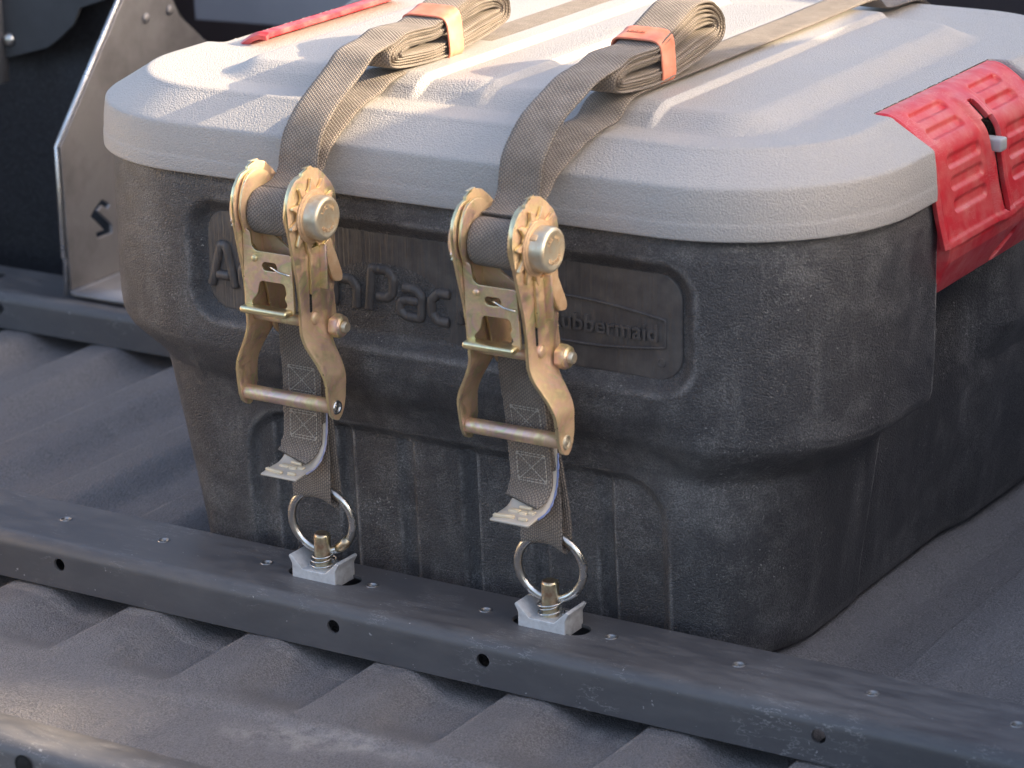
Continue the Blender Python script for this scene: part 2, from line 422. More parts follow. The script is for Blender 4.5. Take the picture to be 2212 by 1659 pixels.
xs = np.r_[np.arange(-1.6, -.75, .008), np.arange(-.75, .75, .0026), np.arange(.75, 1.7, .01)]
ys = np.r_[np.arange(-.62, -.06, .005), np.arange(-.06, .75, .012), np.arange(.75, 1.75, .03)]
XX, YY = np.meshgrid(xs, ys, indexing='ij')
bed = obj('bed_floor', gridmesh(np.stack([XX, YY, bed_z(XX, YY)], -1)), m_liner)
tag(bed, kind='structure')

# ------------------------------------------------------------------ cargo rails
def rail(name, yc, x0, x1, holes_top, slots, holes_front, label, top_front=-.043, zt=0.0, zb=-.042, inserts=True, y_back=.036):
    root = empty(name, (0, yc, zt), label, 'rail')
    r = .012
    yf = top_front     # where the flat top ends
    outl = [(x0, yf), (x1, yf), (x1, y_back), (x0, y_back)]
    hs = [circle2(.0055, x, 0, 20) for x in holes_top]+[rrect2(c, 0, .036, .0125, .0124, 8) for c in slots]
    top = plate(outl, hs, .003, .0, toXY(-.0015))
    fr = plate([(x0, zb), (x1, zb), (x1, -r), (x0, -r)], [circle2(.0062, x, -.019, 20) for x in holes_front], .003, .0, toXZ(yf-r+.0015))
    n = 14; a = np.linspace(0, PI/2, n)
    prof = [(yf-r*math.sin(t), -r+r*math.cos(t)) for t in a]
    G = np.array([[(x, y, z) for (y, z) in prof] for x in np.linspace(x0, x1, 60)])
    bend = gridmesh(G, flip=True)
    bk = mesh([(x0, y_back-.003, -.0015), (x1, y_back-.003, -.0015), (x1, y_back-.003, zb), (x0, y_back-.003, zb)], [(0, 3, 2, 1)])
    o = obj('channel', joinmesh([top, fr, bend, bk]), m_rail, root, True, 35)
    if inserts:
        first = None
        for x in holes_top:
            if first is None:
                g = lathe([(.0040, -.010), (.0040, -.0006), (.0044, .0004), (.0052, .0008), (.0056, .0001), (.0056, -.0030)], 'z', 28)
                first = obj('threaded_insert', g, m_insert, root); first.location = (x, 0, 0)
                th = joinmesh([tube([(.0036*math.cos(q), .0036*math.sin(q), -.0008-.0009*q/(2*PI)) for q in np.linspace(0, 8*PI, 80)], .00028, seg=5)])
                tho = obj('thread', th, m_steel, first)
                bt = obj('bore', lathe([(.0001, -.0098), (.0042, -.0098)], 'z', 20), m_hole, first)
            else:
                c = first.copy(); COL.objects.link(c); c.parent = root; c.location = (x, 0, 0)
                for ch in (tho, bt):
                    d = ch.copy(); COL.objects.link(d); d.parent = c
    # dark floor inside the channel so that the slots read as deep holes
    return root
fr = rail('cargo_rail', 0, -1.4, 1.5, [-.391, -.2817, -.1697, -.0562, .0551, .1695, .2905, .408, .5249, .6451], [.006, .234], [-.395, -.246, .0515, .2005, .505, .652],
     'black channel rail with two slots crossing in front of the storage box')
# small witness slot + faint dark square punch near the middle of the front rail
rail('cargo_rail', .602, -1.6, .10, [-.62], [-.905], [-.83, -.60], 'blurred black rail behind the box that carries the grey bracket')
rb = empty('tail_rail', (0, -.36, 0), 'black rail across the bottom left corner with a scuffed top edge', 'rail')
n = 14; rr_ = .012
prof = [(.0, -.03), (.0, -.0008), (-.001, 0)]+[(-.030-rr_*math.sin(t), -rr_+rr_*math.cos(t)) for t in np.linspace(0, PI/2, n)]+[(-.046, -.05), (-.05, -.10)]
G = np.array([[(x, y, z) for (y, z) in prof] for x in np.linspace(-1.4, 1.5, 60)])
obj('channel', gridmesh(G, flip=True), m_rail, rb, True, 40)
for hx in (.006, .30):
    obj('bolt_hole', lathe([(.0001, -.0004), (.0056, -.0004), (.0058, 0.0), (.0072, .0006), (.0085, 0.0)], 'y', 28, (hx, -.0433, -.0145)), m_hole, rb).data.flip_normals()

# ------------------------------------------------------------------ storage box
def outline_pts(x0, x1, y0, y1, r, coarse=.007, fine=.0019):
    """dense rounded rectangle: positions and outward normals, front and right side finely sampled"""
    P = []; N = []
    def seg(a, b):
        a = np.array(a, float); b = np.array(b, float); L = np.linalg.norm(b-a); d = (b-a)/L; nn = np.array([d[1], -d[0]])
        fn = a[1] < .5 and b[1] < y1-.01 or abs(d[1]) > .5
        k = max(2, int(L/(fine if fn else coarse)))
        for i in range(k): P.append(a+(b-a)*i/k); N.append(nn)
    def arc(cx, cy, a0):
        k = int(r*PI/2/(fine if cy < .3 else coarse))
        for i in range(k):
            t = a0+PI/2*i/k; nn = np.array([math.cos(t), math.sin(t)]); P.append(np.array([cx, cy])+nn*r); N.append(nn)
    seg((x0+r, y0), (x1-r, y0)); arc(x1-r, y0+r, -PI/2)
    seg((x1, y0+r), (x1, y1-r)); arc(x1-r, y1-r, 0)
    seg((x1-r, y1), (x0+r, y1)); arc(x0+r, y1-r, PI/2)
    seg((x0, y1-r), (x0, y0+r)); arc(x0+r, y0+r, PI)
    return np.array(P), np.array(N)
XC = .095
boxe = empty('storage_box', (XC, .35, BED), 'charcoal storage box with grey lid and red latches strapped down behind the rail', 'storage box')
boxe_inv = Vector((-XC, -.35, -BED))
def bobj(name, me, mat, parent=boxe, **k):
    o = obj(name, me, mat, parent, **k)
    if parent is boxe: o.location = boxe_inv
    return o
def sdrr(x, z, cx, cz, hx, hz, r):
    qx = np.abs(x-cx)-(hx-r); qz = np.abs(z-cz)-(hz-r)
    return np.hypot(np.maximum(qx, 0), np.maximum(qz, 0))+np.minimum(np.maximum(qx, qz), 0)-r
P, N = outline_pts(-.3045, .463, .030, .800, .150)
zl = np.r_[np.linspace(.352, .318, 16), np.arange(.3165, .10, -.0018), np.linspace(.10, -.028, 60), -.033, -.037, -.0405, -.043, -.0445, -.045]
keyz = [-.0450, -.0440, -.041, -.036, -.028, 0, .105, .114, .120, .1245, .133, .142, .150, .1545, .159, .166, .20, .30, .318, .328, .334, .352]
keyf = [.066, .050, .043, .038, .0355, .034, .0285, .0280, .0274, .0262, .0205, .0138, .0075, .0045, .0022, .0008, 0, 0, .0006, .003, .007, .009]
keys = [.098, .082, .074, .069, .0665, .064, .0500, .0490, .0480, .0455, .0360, .0240, .0135, .0085, .0040, .0015, 0, 0, .0005, .002, .005, .008]
af = np.interp(zl, keyz, keyf); asd = np.interp(zl, keyz, keys)
kzl = [-.0450, -.0440, -.041, -.036, -.028, 0, .105, .138, .146, .152, .158, .164, .170, .177, .186, .20, .30, .318, .328, .334, .352]
kl = [.134, .120, .112, .1070, .1035, .096, .0610, .0510, .0480, .0430, .0345, .0245, .0150, .0060, .002, 0, 0, .0005, .002, .005, .008]
asl = np.interp(zl, kzl, kl)
lw = ss(.35, -.35, N[:, 0])[None, :]
Z = np.repeat(zl[:, None], len(P), 1)
X0 = P[None, :, 0]-N[None, :, 0]*(asd[:, None]*(1-lw)+asl[:, None]*lw); afl = np.interp(zl-.024*ss(.05, .13, zl), keyz, keyf)
Y0 = P[None, :, 1]-N[None, :, 1]*(af[:, None]*(1-lw)+afl[:, None]*lw)
front = (N[:, 1] < -.5)[None, :].astype(float)*ss(.7, .97, -N[:, 1])[None, :]
# name plate dish
sd_ = sdrr(X0, Z, .100, .2585, .252, .0585, .034)
disp = .0105*ss(0.0, -.017, sd_)*front
# lower panel with upright grooves
lowm = ss(0, -.012, sdrr(X0, Z, .098, -.12, .2155, .243, .045))*front*(Z < .14)
disp = disp+.0055*lowm
for gx in (-.146, -.077, -.0096, .0533, .1188, .1876, .253):
    q = X0-(gx+.0035)
    gr = ss(-.017, -.009, q)*(1-ss(-.0015, .0012, q))
    top = ss(.122, .112, Z)
    disp = disp+.0042*gr*top*lowm
# recessed end panels
sidem = (N[:, 0] > .75)[None, :]*1.0
yy = P[None, :, 1]
rec = lin(.250, .2525, yy)*(1-.55*ss(.43, .50, yy))*(1-ss(.66, .72, yy))*sidem
wallx = .3035-.0045*ss(.1, -.04, Z)+.021*lin(.25, .62, yy)*ss(.20, .10, Z)          # half-length of the flat recessed end wall
dispx = rec*np.maximum(np.abs(X0-XC)-wallx+.004*ss(.32, .36, yy)*(1-ss(.40, .44, yy)), .0025)
BX = X0-N[None, :, 0]*(disp+dispx); BY = Y0-N[None, :, 1]*(disp+dispx*0)
# hand-made unevenness
BX = BX+(N[:, 0] > 0)[None, :]*.021*lin(.25, .62, yy)*ss(.20, .10, Z)*(1-rec)
BY = BY+front*.0011*np.sin(BX*17+.7)*np.sin(Z*21)
G = np.stack([BX, BY, Z], -1)
c0 = np.array([XC, .38, 0]); last = G[-1]
inner = np.stack([last*.0+c0+(last-c0)*s for s in (.6, .0)]); inner[..., 2] = BED
G = np.concatenate([G, inner], 0)
body = bobj('body', gridmesh(G, close_v=True, flip=False), m_body)

# recessed name plate with moulded letters
def plate_streak():
    t = NT('streaked_nameplate')
    n = t.noise(1, 3, .6, vec=t.mapping((300, 10, 7))); n2 = t.noise(60, 5, .6)
    col = t.mix(t.val(n2, .4, .75), (.075, .067, .065), (.13, .115, .105))
    bn = t.bump(n, .95, .0016); bn = t.bump(t.noise(500, 2, .5), .1, .0004, bn)
    return t.set(Base_Color=col, Roughness=t.val(n2, .3, .7, .36, .5), Normal=bn)
m_name = plate_streak()
NPY = .0420
npo = obj('nameplate', plate(rrect2(.101, .2585, .2345, .0445, .022, 10), (), .004, .0010, toXZ(NPY)), m_name, body, True, 35)
FACE = NPY-.002
def stroke(ptsl, r=.0047, flat=.95, y=FACE):
    ms = []
    for pts in ptsl:
        Pp = resample(np.array([(x, 0, z) for x, z in pts]), .0012)
        # relax corners
        for _ in range(3): Pp[1:-1] = (Pp[:-2]+2*Pp[1:-1]+Pp[2:])/4
        rad = np.full(len(Pp), r); rad[0] *= .55; rad[-1] *= .55
        ms.append(tube(Pp, rad, seg=10))
    me = joinmesh(ms)
    return xform(me, lambda c: np.stack([c[:, 0], y+.0006+c[:, 1]*flat, c[:, 2]], 1))
def letter(ch, x, w_, zb, h):
    xm = x+w_/2; zt = zb+h
    L = {
     'A': [[(x, zb), (xm-.002, zt), (xm+.004, zt), (x+w_, zb)], [(x+.006, zb+h*.28), (x+w_-.005, zb+h*.28)]],
     'n': [[(x, zb), (x+.002, zt), (x+w_-.006, zt), (x+w_, zt-.007), (x+w_-.0015, zb)]],
     'P': [[(x, zb), (x+.004, zt), (x+w_-.006, zt), (x+w_, zt-.007), (x+w_-.0015, zb+h*.48), (x+w_-.007, zb+h*.36), (x+.008, zb+h*.36)]],
     'a': [[(x+.003, zt), (x+w_-.006, zt), (x+w_, zt-.006), (x+w_-.001, zb), (x+.006, zb), (x, zb+.005), (x+.001, zb+h*.5), (x+.006, zb+h*.58), (x+w_-.002, zb+h*.58)]],
     'c': [[(x+w_, zt), (x+.007, zt), (x, zt-.007), (x+.0005, zb+.006), (x+.006, zb), (x+w_-.001, zb)]],
     't': [[(x+w_*.45, zt+.008), (x+w_*.45, zb+.004), (x+w_, zb)], [(x, zt), (x+w_, zt)]],
     'i': [[(x+w_/2, zb), (x+w_/2, zt)], [(x+w_/2, zt+.007), (x+w_/2, zt+.009)]],
     'o': [[(x+.005, zb), (x+w_-.005, zb), (x+w_, zb+.005), (x+w_, zt-.005), (x+w_-.005, zt), (x+.005, zt), (x, zt-.005), (x, zb+.005), (x+.005, zb)]],
     'k': [[(x, zb), (x+.002, zt+.010)], [(x+w_, zt), (x+.003, zb+h*.5), (x+w_, zb)]],
     'e': [[(x+.003, zb+h*.5), (x+w_, zb+h*.5), (x+w_, zt-.006), (x+w_-.006, zt), (x+.006, zt), (x, zt-.006), (x, zb+.006), (x+.006, zb), (x+w_, zb)]],
     'r': [[(x, zb), (x, zt), (x+w_, zt)]],
    }[ch]
    return stroke(L)
for ch, x, w_, h in (('A', -.131, .026, .038), ('c', -.098, .018, .025), ('t', -.073, .013, .025), ('i', -.055, .008, .025), ('o', -.041, .020, .025),
                     ('n', -.0020, .025, .025), ('P', .0345, .026, .0375), ('a', .0660, .0225, .0245), ('c', .0975, .0195, .0245), ('k', .126, .020, .0245), ('e', .155, .019, .0245), ('r', .183, .014, .0245)):
    obj('letter', letter(ch, x, w_, .2335, h), m_body if False else m_name, npo)
# raised badge
def badge_outline(g=0):
    top = [(.195-g, .2675+g)]+[(.195+t*(.320-.195)+ (g if t > .9 else 0), .2675+.0065*math.sin(PI*(.25+.75*t))*1.0-.003*t+g) for t in np.linspace(0.1, 1, 14)]
    bot = [(.320+g-t*(.320-.195), .2420-.0075*math.sin(PI*(.02+.75*t))-g) for t in np.linspace(0, 1, 14)]
    return top+bot
bo = badge_outline()
Pb = resample(np.array([(x, FACE-.0004, z) for x, z in bo+[bo[0]]]), .0015)
obj('badge_rim', tube(Pb[:-1], .0013, closed=True, seg=8), m_name, npo)
t_ = text_mesh('Rubbermaid', .0200, .0013, .0004, 1.02)
ca, sa = math.cos(math.radians(-.8)), math.sin(math.radians(-.8))
t_ = xform(t_, lambda c: np.stack([.2630+c[:, 0]*1.03, FACE-.0008-c[:, 2], .2518+c[:, 1]*.98], 1))
obj('badge_lettering', t_, m_name, npo, smooth=True, angle=30)
obj('trade_mark', tube([(.3166+.0032*math.cos(q), FACE-.0002, .2285+.0032*math.sin(q)) for q in np.linspace(0, 2*PI, 24)[:-1]], .0005, closed=True, seg=6), m_name, npo)

# lid
P, N = outline_pts(-.3125, .4695, .0240, .7340, .156, fine=.0020)
prof = [(.012, .3368), (.002, .3362), (.0008, .3363), (.0002, .3368), (0, .3376), (0, .3390), (0, .3425), (.0002, .3480), (.0004, .3495), (.0006, .3500), (.0008, .3520), (.0010, .356), (.0014, .362), (.0022, .368), (.0030, .3740), (.0034, .3768), (.0040, .3782), (.0052, .3793), (.0066, .3803)]
prof += [(.0062+.0325*t, .3800+.0195*t) for t in np.linspace(.1, 1, 14)]
prof += [(.0400, .4006), (.0415, .4015), (.0435, .4022), (.0465, .4025), (.052, .4025), (.0600, .4025), (.0625, .4025)]
rin = np.array(prof)
yl = P[:, 1]
notch = (N[:, 0]**2 > .5)*lin(.2305, .2330, yl)*(1-lin(.479, .482, yl))
G = []
for a_, z_ in prof:
    ax_ = a_+notch*np.maximum(0, .0602-a_)
    G.append(np.stack([P[:, 0]-N[:, 0]*(a_+(ax_-a_)*np.abs(N[:, 0])), P[:, 1]-N[:, 1]*a_, np.full(len(P), z_)], -1))
rimp = G[-1]; cen = np.array([XC, .379, 0])
def lid_top(x, y):
    sd = sdrr(x, y, XC, .343, .272, .236, .05)
    z = .4025+.0125*ss(.008, -.030, sd)
    inside = ss(-.016, -.032, sd)
    b = np.zeros_like(x)
    def band(a0, a1, b0, b1):       # rise a0..a1, drop b0..b1
        return ss(a0, a1, x)*(1-lin(b0, b1, x))
    b = lin(-.17, -.045, x)*(1-lin(.0375, .0445, x))+lin(.0445, .095, x)*(1-lin(.1045, .1115, x))*(x > .0445)+lin(.1115, .190, x)*(1-lin(.2690, .2735, x))*(x > .1115)
    fe = lin(.104, .116, y)*(1-lin(.560, .572, y))
    z = z+.0052*b*fe
    z = z+.0002*np.sin(x*14+1)*np.sin(y*12)
    return z
for s in np.r_[np.linspace(.995, .05, 210), 0.0]:
    q = cen+(rimp-cen)*s
    q[:, 2] = lid_top(q[:, 0], q[:, 1]); G.append(q)
G = np.array(G)
lid = bobj('lid', gridmesh(G, close_v=True, flip=False), m_lid)

# latches
def latch(parent, mirror=False):
    prof = catmull([(.4085, .4020), (.4200, .4020), (.4330, .3960), (.4490, .3835), (.4610, .3700), (.4665, .3480), (.4715, .3220), (.4785, .2950)], 10)
    prof = resample(np.array(prof), .0014); ns = len(prof)
    T = np.gradient(prof, axis=0); T /= np.linalg.norm(T, axis=1)[:, None]; Nn = np.stack([-T[:, 1], T[:, 0]], 1)
    if Nn[ns//2, 0] < 0: Nn = -Nn
    s = np.r_[0, np.cumsum(np.linalg.norm(np.diff(prof, axis=0), axis=1))]
    yv = np.arange(.2340, .4765, .0014); S, Yv = np.meshgrid(s, yv, indexing='ij')
    d = np.zeros_like(S)
    L = s[-1]
    sA = [.026, .046]; sB = [.074, .0925, .111]
    for c in sA+sB:
        for y0 in (.297, .418):
            hw = .034 if y0 < .35 else .030
            d -= .0030*ss(.0012, -.0022, sdrr(Yv, S, y0-(.006 if c in sA else 0), c, hw, .0052, .005))
    # edge roll and centre ridge
    d -= .004*ss(.010, 0, Yv-.234)**2; d -= .004*ss(.010, 0, .4765-Yv)**2
    ed_ = np.minimum(np.minimum(Yv-.234, .4765-Yv), np.minimum(L-S, 1.0))
    d += .0016*ss(.0075, .0045, ed_)
    ridge = ss(.020, .012, np.abs(Yv-.357))
    d += .0035*ridge*ss(.02, .04, S)
    Px = prof[:, 0][:, None]+Nn[:, 0][:, None]*d; Pz = prof[:, 1][:, None]+Nn[:, 1][:, None]*d
    G = np.stack([Px, Yv, Pz], -1)
    yc = (Yv[:-1, :-1]+Yv[1:, 1:])/2; sc = (S[:-1, :-1]+S[1:, 1:])/2
    slot = (sdrr(yc, sc, .357, .085, .0062, .052, .006) < 0) | (sdrr(yc, sc, .357, .068, .0125, .014, .002) < 0)
    m = G if not mirror else G*np.array([-1, 1, 1])+np.array([2*XC, 0, 0])
    o = bobj('latch', gridmesh(m, mask=~slot, flip=mirror), m_red)
    md = o.modifiers.new('solid', 'SOLIDIFY'); md.thickness = .0045; md.offset = 1 if False else -1
    md = o.modifiers.new('bev', 'BEVEL'); md.width = .0009; md.segments = 2; md.limit_method = 'ANGLE'; md.angle_limit = math.radians(50)
    # hinge base below the flap
    prof2 = [(.448, .316), (.4660, .312), (.4730, .3030), (.4755, .2890), (.4735, .2800), (.4580, .2490), (.4480, .2440), (.436, .243)]
    pr = resample(np.array(prof2), .0012); yv2 = np.r_[.2470, .2478, .2500, np.linspace(.2515, .4600, 150), .461, .4632, .464]
    ins = np.array([.0035, .0012, .0002]+[0]*150+[.0002, .0012, .0035])
    G2 = []
    for y_, i_ in zip(yv2, ins):
        G2.append(np.stack([pr[:, 0]-i_, np.full(len(pr), y_), pr[:, 1]], 1))
    G2 = np.array(G2)
    # thumb recess
    ua = (G2[..., 1]-.386)*.8+(G2[..., 2]-.262)*.6; ub = -(G2[..., 1]-.386)*.6+(G2[..., 2]-.262)*.8
    cap_ = np.hypot(np.maximum(np.abs(ua)-.014, 0), ub)
    G2[..., 0] -= .0060*ss(.0062, .0040, cap_)
    G2 = np.concatenate([np.repeat(G2[:1]*0+np.array([.44, .2470, .28]), 1, 0), G2, np.repeat(G2[:1]*0+np.array([.44, .464, .28]), 1, 0)], 0)
    if mirror: G2 = G2*np.array([-1, 1, 1])+np.array([2*XC, 0, 0])
    h = obj('hinge_base', gridmesh(G2, flip=not mirror), m_red, o, True, 45)
    # finger slot, dark
    sgn = -1 if mirror else 1
    return o
lr = latch(boxe); ll = latch(boxe, True)
ll.location = ll.location+Vector((.015, 0, .0125))
catch = bobj('catch', box(.4660, .357, .3575, .0180, .0150, .0115, .002, 2), m_catch)
for mir in (0, 1):
    pass
# dark hollow behind the latch
# ------------------------------------------------------------------ ribbons (webbing)
def ribbon(pts, wdir=(1, 0, 0), width=.0390, thick=.0022, step=.0024, v0=0.0, amp=.00022, twist=None, center_x=None):
    P = resample(np.asarray(pts, float), step); n = len(P)
    T = np.gradient(P, axis=0); T /= np.linalg.norm(T, axis=1)[:, None]
    Wd = np.broadcast_to(np.asarray(wdir, float), P.shape).copy()
    if twist is not None:
        tt = np.interp(np.linspace(0, 1, n), np.linspace(0, 1, len(twist)), twist)
        Wd[:, 1] += np.sin(tt)*0; Wd[:, 2] += np.sin(tt)
    Wd -= T*np.sum(Wd*T, 1)[:, None]; Wd /= np.linalg.norm(Wd, axis=1)[:, None]
    Nn = np.cross(T, Wd); Nn /= np.linalg.norm(Nn, axis=1)[:, None]
    k = 12; us = np.linspace(-1, 1, k)
    cross = []   # (u, n)
    hw, ht = width/2, thick/2
    for u in us: cross.append((u*hw, ht*(1 if abs(u) < .95 else .6), u*hw))
    cross.append((hw+ht*.6, 0, hw+ht))
    for u in us[::-1]: cross.append((u*hw, -ht*(1 if abs(u) < .95 else .6), u*hw+.1))
    cross.append((-hw-ht*.6, 0, hw+.1+ht))
    C = np.array(cross)
    wob = (np.sin(np.arange(n)*1.9)*.5+rng.normal(0, .5, n))*amp
    s = np.arange(n)*step+v0
    G = P[:, None]+Wd[:, None]*(C[None, :, 0]*(1+wob[:, None]/hw))[..., None]+Nn[:, None]*C[None, :, 1][..., None]
    G = np.concatenate([np.repeat(G[:1].mean(1, keepdims=True), len(C), 1), G, np.repeat(G[-1:].mean(1, keepdims=True), len(C), 1)], 0)
    s2 = np.r_[s[0], s, s[-1]]
    U = np.zeros((len(G), len(C)+1, 2)); U[..., 0] = np.r_[C[:, 2], C[-1, 2]+.002][None]; U[..., 1] = s2[:, None]
    return gridmesh(G, close_v=True, uv=U)

def roll_path(ya, yb, zbase, ha, hm, hb, lift, wraps=4.3, seed=0, ymid=None):
    """flattened spiral in the y-z plane, starts on top at the near end, winds inwards"""
    r = np.random.default_rng(seed); out = []
    nstep = 64; tot = int(wraps*nstep); yc = (ya+yb)/2; Lh = (yb-ya)/2
    ymid = ymid or yc
    for i in range(tot+1):
        a = PI*.80-2*PI*i/nstep            # begins at the near top, moves over the top to the far end
        o = i/nstep*.0031                  # radial loss per wrap
        c, s_ = math.cos(a), math.sin(a)
        Ly = Lh-o*1.15
        y = yc+Ly*np.sign(c)*abs(c)**.75
        t = (y-ya)/(yb-ya)
        hh = np.interp(t, [0, .16, .38, .74, .88, 1], [ha*.85, ha, hm, hb, hb, hb*.8])
        base = zbase+lift*ss(.35, 1.0, t)
        half = max(hh/2-o*hh/.045*1.15, .0012+.0006*i/nstep)
        z = base+hh/2+half*np.sign(s_)*abs(s_)**.62
        out.append((y, z))
    return np.array(out)

# ------------------------------------------------------------------ ratchet straps
def interp_chain(ch, z):
    c = sorted([(b, a) for a, b in ch]); zs = [p[0] for p in c]; ysv = [p[1] for p in c]
    return np.interp(z, zs, ysv)
def flare(z): return .0005+.0185*ss(.238, .190, z)
FCH = [(-.030, .3722), (-.0395, .3735), (-.0415, .3705), (-.0420, .3672), (-.0500, .3664), (-.0560, .362), (-.0611, .356), (-.0636, .350), (-.0646, .3424), (-.0640, .3330), (-.0630, .3248), (-.0585, .304), (-.0534, .2831), (-.0508, .2626), (-.0505, .2408), (-.0494, .2241), (-.0463, .2106), (-.0440, .1943), (-.0425, .1800), (-.041, .1694), (-.0385, .1630), (-.0345, .1592), (-.030, .1575)]
BCH = [(-.028, .3722), (-.019, .3695), (-.010, .3625), (-.0005, .3530), (.0040, .3450), (.0053, .338), (.0045, .3260), (.0015, .3122), (.0008, .2793), (-.0033, .2580), (-.0063, .2480), (-.0100, .2320), (-.0140, .2177), (-.0150, .205), (-.0160, .1900), (-.0175, .1750), (-.0201, .1660), (-.0240, .1600), (-.0280, .1575)]
def side_plate(sgn):
    z = np.unique(np.r_[np.linspace(.1575, .3735, 110), .1577, .158, .1585, .159, .3735, .3730, .3725, .3712, .3672, .3670])
    yf = interp_chain(FCH, z); yb = interp_chain(BCH, z)
    t = np.linspace(0, 1, 9)
    Y = yf[:, None]+(yb-yf)[:, None]*t
    X = sgn*(.0265+flare(z))[:, None]+0*Y
    return gridmesh(np.stack([X, Y, np.repeat(z[:, None], 9, 1)], -1), flip=sgn > 0)
AX = (-.0355, .3330)         # ratchet axle, y and z
def gear_outline(n=11, ro=.0318, ri=.0225, phase=.15):
    out = []; AX = (-.0325, .3328)
    for i in range(n):
        a = 2*PI*i/n+phase; st = 2*PI/n
        for f, r in ((0, ri), (.10, ri), (.44, ro-.0012), (.52, ro), (.60, ro-.0002), (.63, ro-.003), (.72, ri+.0022), (.84, ri+.0004)):
            q = a+st*f; out.append((AX[0]+r*math.cos(q), AX[1]+r*math.sin(q)))
    return out
def make_ratchet(cx, dy, dz, idx, label):
    root = empty('ratchet_strap', (cx, dy, dz), label, 'ratchet strap', 'ratchet straps over the storage box')
    ca4, sa4 = math.cos(math.radians(4.5*idx)), math.sin(math.radians(4.5*idx))
    def A(name, me, mat, parent=root, **k):
        if idx and not hasattr(A, 'soft'):
            me = xform(me, lambda c: np.stack([c[:, 0], -.03+(c[:, 1]+.03)*ca4-(c[:, 2]-.17)*sa4+.002, .175+(c[:, 1]+.03)*sa4+(c[:, 2]-.17)*ca4], 1))
        return obj(name, me, mat, parent, **k)
    for sg in (-1, 1):
        o = A('handle_plate', side_plate(sg), m_zinc)
        o.data.materials.append(m_rim); md = o.modifiers.new('s', 'SOLIDIFY'); md.thickness = .0028; md.offset = 0; md.material_offset_rim = 1
        md = o.modifiers.new('b', 'BEVEL'); md.width = .0006; md.segments = 2; md.limit_method = 'ANGLE'; md.angle_limit = math.radians(45)
    # inner frame carrying the spool and the fixed end
    fo = round_poly([(-.058, .352), (-.050, .3640), (-.036, .3680), (-.022, .3630), (-.012, .350), (-.010, .335), (-.014, .318), (.004, .262), (.007, .236), (.000, .222), (-.012, .218), (-.020, .226), (-.028, .262), (-.040, .300), (-.056, .318), (-.0615, .335)], .006, 4)
    for sg in (-1, 1):
        A('frame_plate', plate(fo, (), .0026, .0006, toYZ(sg*.0225)), (0, m_zinc, m_rim), smooth=True, angle=35)
    # round wheel plates with ears, inside the handle plates
    A('ratchet_wheel', plate(gear_outline(phase=.15+.2*idx), [circle2(.010, *AX, 20)], .0034, .0008, toYZ(.0306)), (0, m_dusty, m_rim), smooth=True, angle=35)
    A('wheel_disc', plate(gear_outline(n=9, ro=.0305, ri=.0288), [circle2(.010, *AX, 20)], .0026, .0006, toYZ(-.0298)), m_zinc, smooth=True, angle=35)
    # webbing on the spool
    a = np.linspace(PI*.72, PI*.72+4*PI, 90); rr = .0200-.0020*(a-a[0])/(2*PI)
    A('spooled_webbing', ribbon(np.stack([0*a, AX[0]-rr*np.cos(a)*1.0, AX[1]+rr*np.sin(a)*1.0], 1), thick=.0021), m_web)
    A('axle', lathe([(.0001, -.040), (.009, -.040), (.009, .040), (.0001, .040)], 'x', 24, (0, AX[0], AX[1])), m_zinc)
    # flange and cap, right; flat head, left
    A('flange', lathe([(.010, .0322), (.0216, .0323), (.0224, .0328), (.0224, .0338), (.0219, .0342), (.0212, .0342), (.0212, .0348), (.0206, .0355), (.0186, .0358), (.014, .0358)], 'x', 56, (0, AX[0], AX[1])), m_dusty, smooth=True, angle=40)
    cap = A('axle_cap', lathe([(.0186, .0340), (.0184, .0452), (.0180, .0468), (.0170, .0480), (.0155, .0486), (.0142, .0486), (.0134, .0482), (.0001, .0482)], 'x', 56, (0, AX[0], AX[1])), m_cap)
    for txt, up in (('LLC.RAL', 1), ('RATCHET', -1)):
        for i, chh in enumerate(txt):
            me = text_mesh(chh, .0046, .00035)
            ang = (PI/2-(i-3)*.30) if up > 0 else (-PI/2+(i-3)*.28)
            ca_, sa_ = math.cos(ang), math.sin(ang); r_ = .0100
            rot = ang-PI/2 if up > 0 else ang+PI/2
            cr_, sr_ = math.cos(rot), math.sin(rot)
            me = xform(me, lambda c: np.stack([.0483+c[:, 2], AX[0]+r_*ca_+c[:, 0]*cr_-c[:, 1]*sr_, AX[1]+r_*sa_+c[:, 0]*sr_+c[:, 1]*cr_], 1))
            A('embossed_letter', me, m_dusty, cap)
    A('axle_head', lathe([(.0215, -.0310), (.0215, -.0335), (.0195, -.0370), (.0120, -.0385), (.0001, -.0388)][::-1], 'x', 40, (0, AX[0], AX[1])), m_zinc)
    A('retaining_tab', box(.0365, AX[0]-.012 if idx else AX[0]+.002, AX[1]+.0125 if idx else AX[1]-.0185, .010, .006, .0035, .0012, 2, Matrix.Rotation(math.radians(35 if idx else 60), 4, 'X')), m_dusty)
    # raised flange strip and pawl lever on the right plate
    A('pawl_guide', plate(round_poly([(-.038, .3060), (-.0235, .3060), (-.0235, .2700), (-.027, .2660), (-.038, .2660)], .002, 3), (), .0024, .0006, toYZ(.0300)), (0, m_zinc, m_rim), smooth=True, angle=35)
    A('pawl_guide_lip', box(.0335, -.0242, .2880, .0085, .0026, .0385, .0008, 2), m_zinc)
    A('guide_slot', plate(rrect2(-.0365, .2590, .0017, .0085, .0016, 5), (), .0008, .0002, toYZ(.0282)), m_hole)
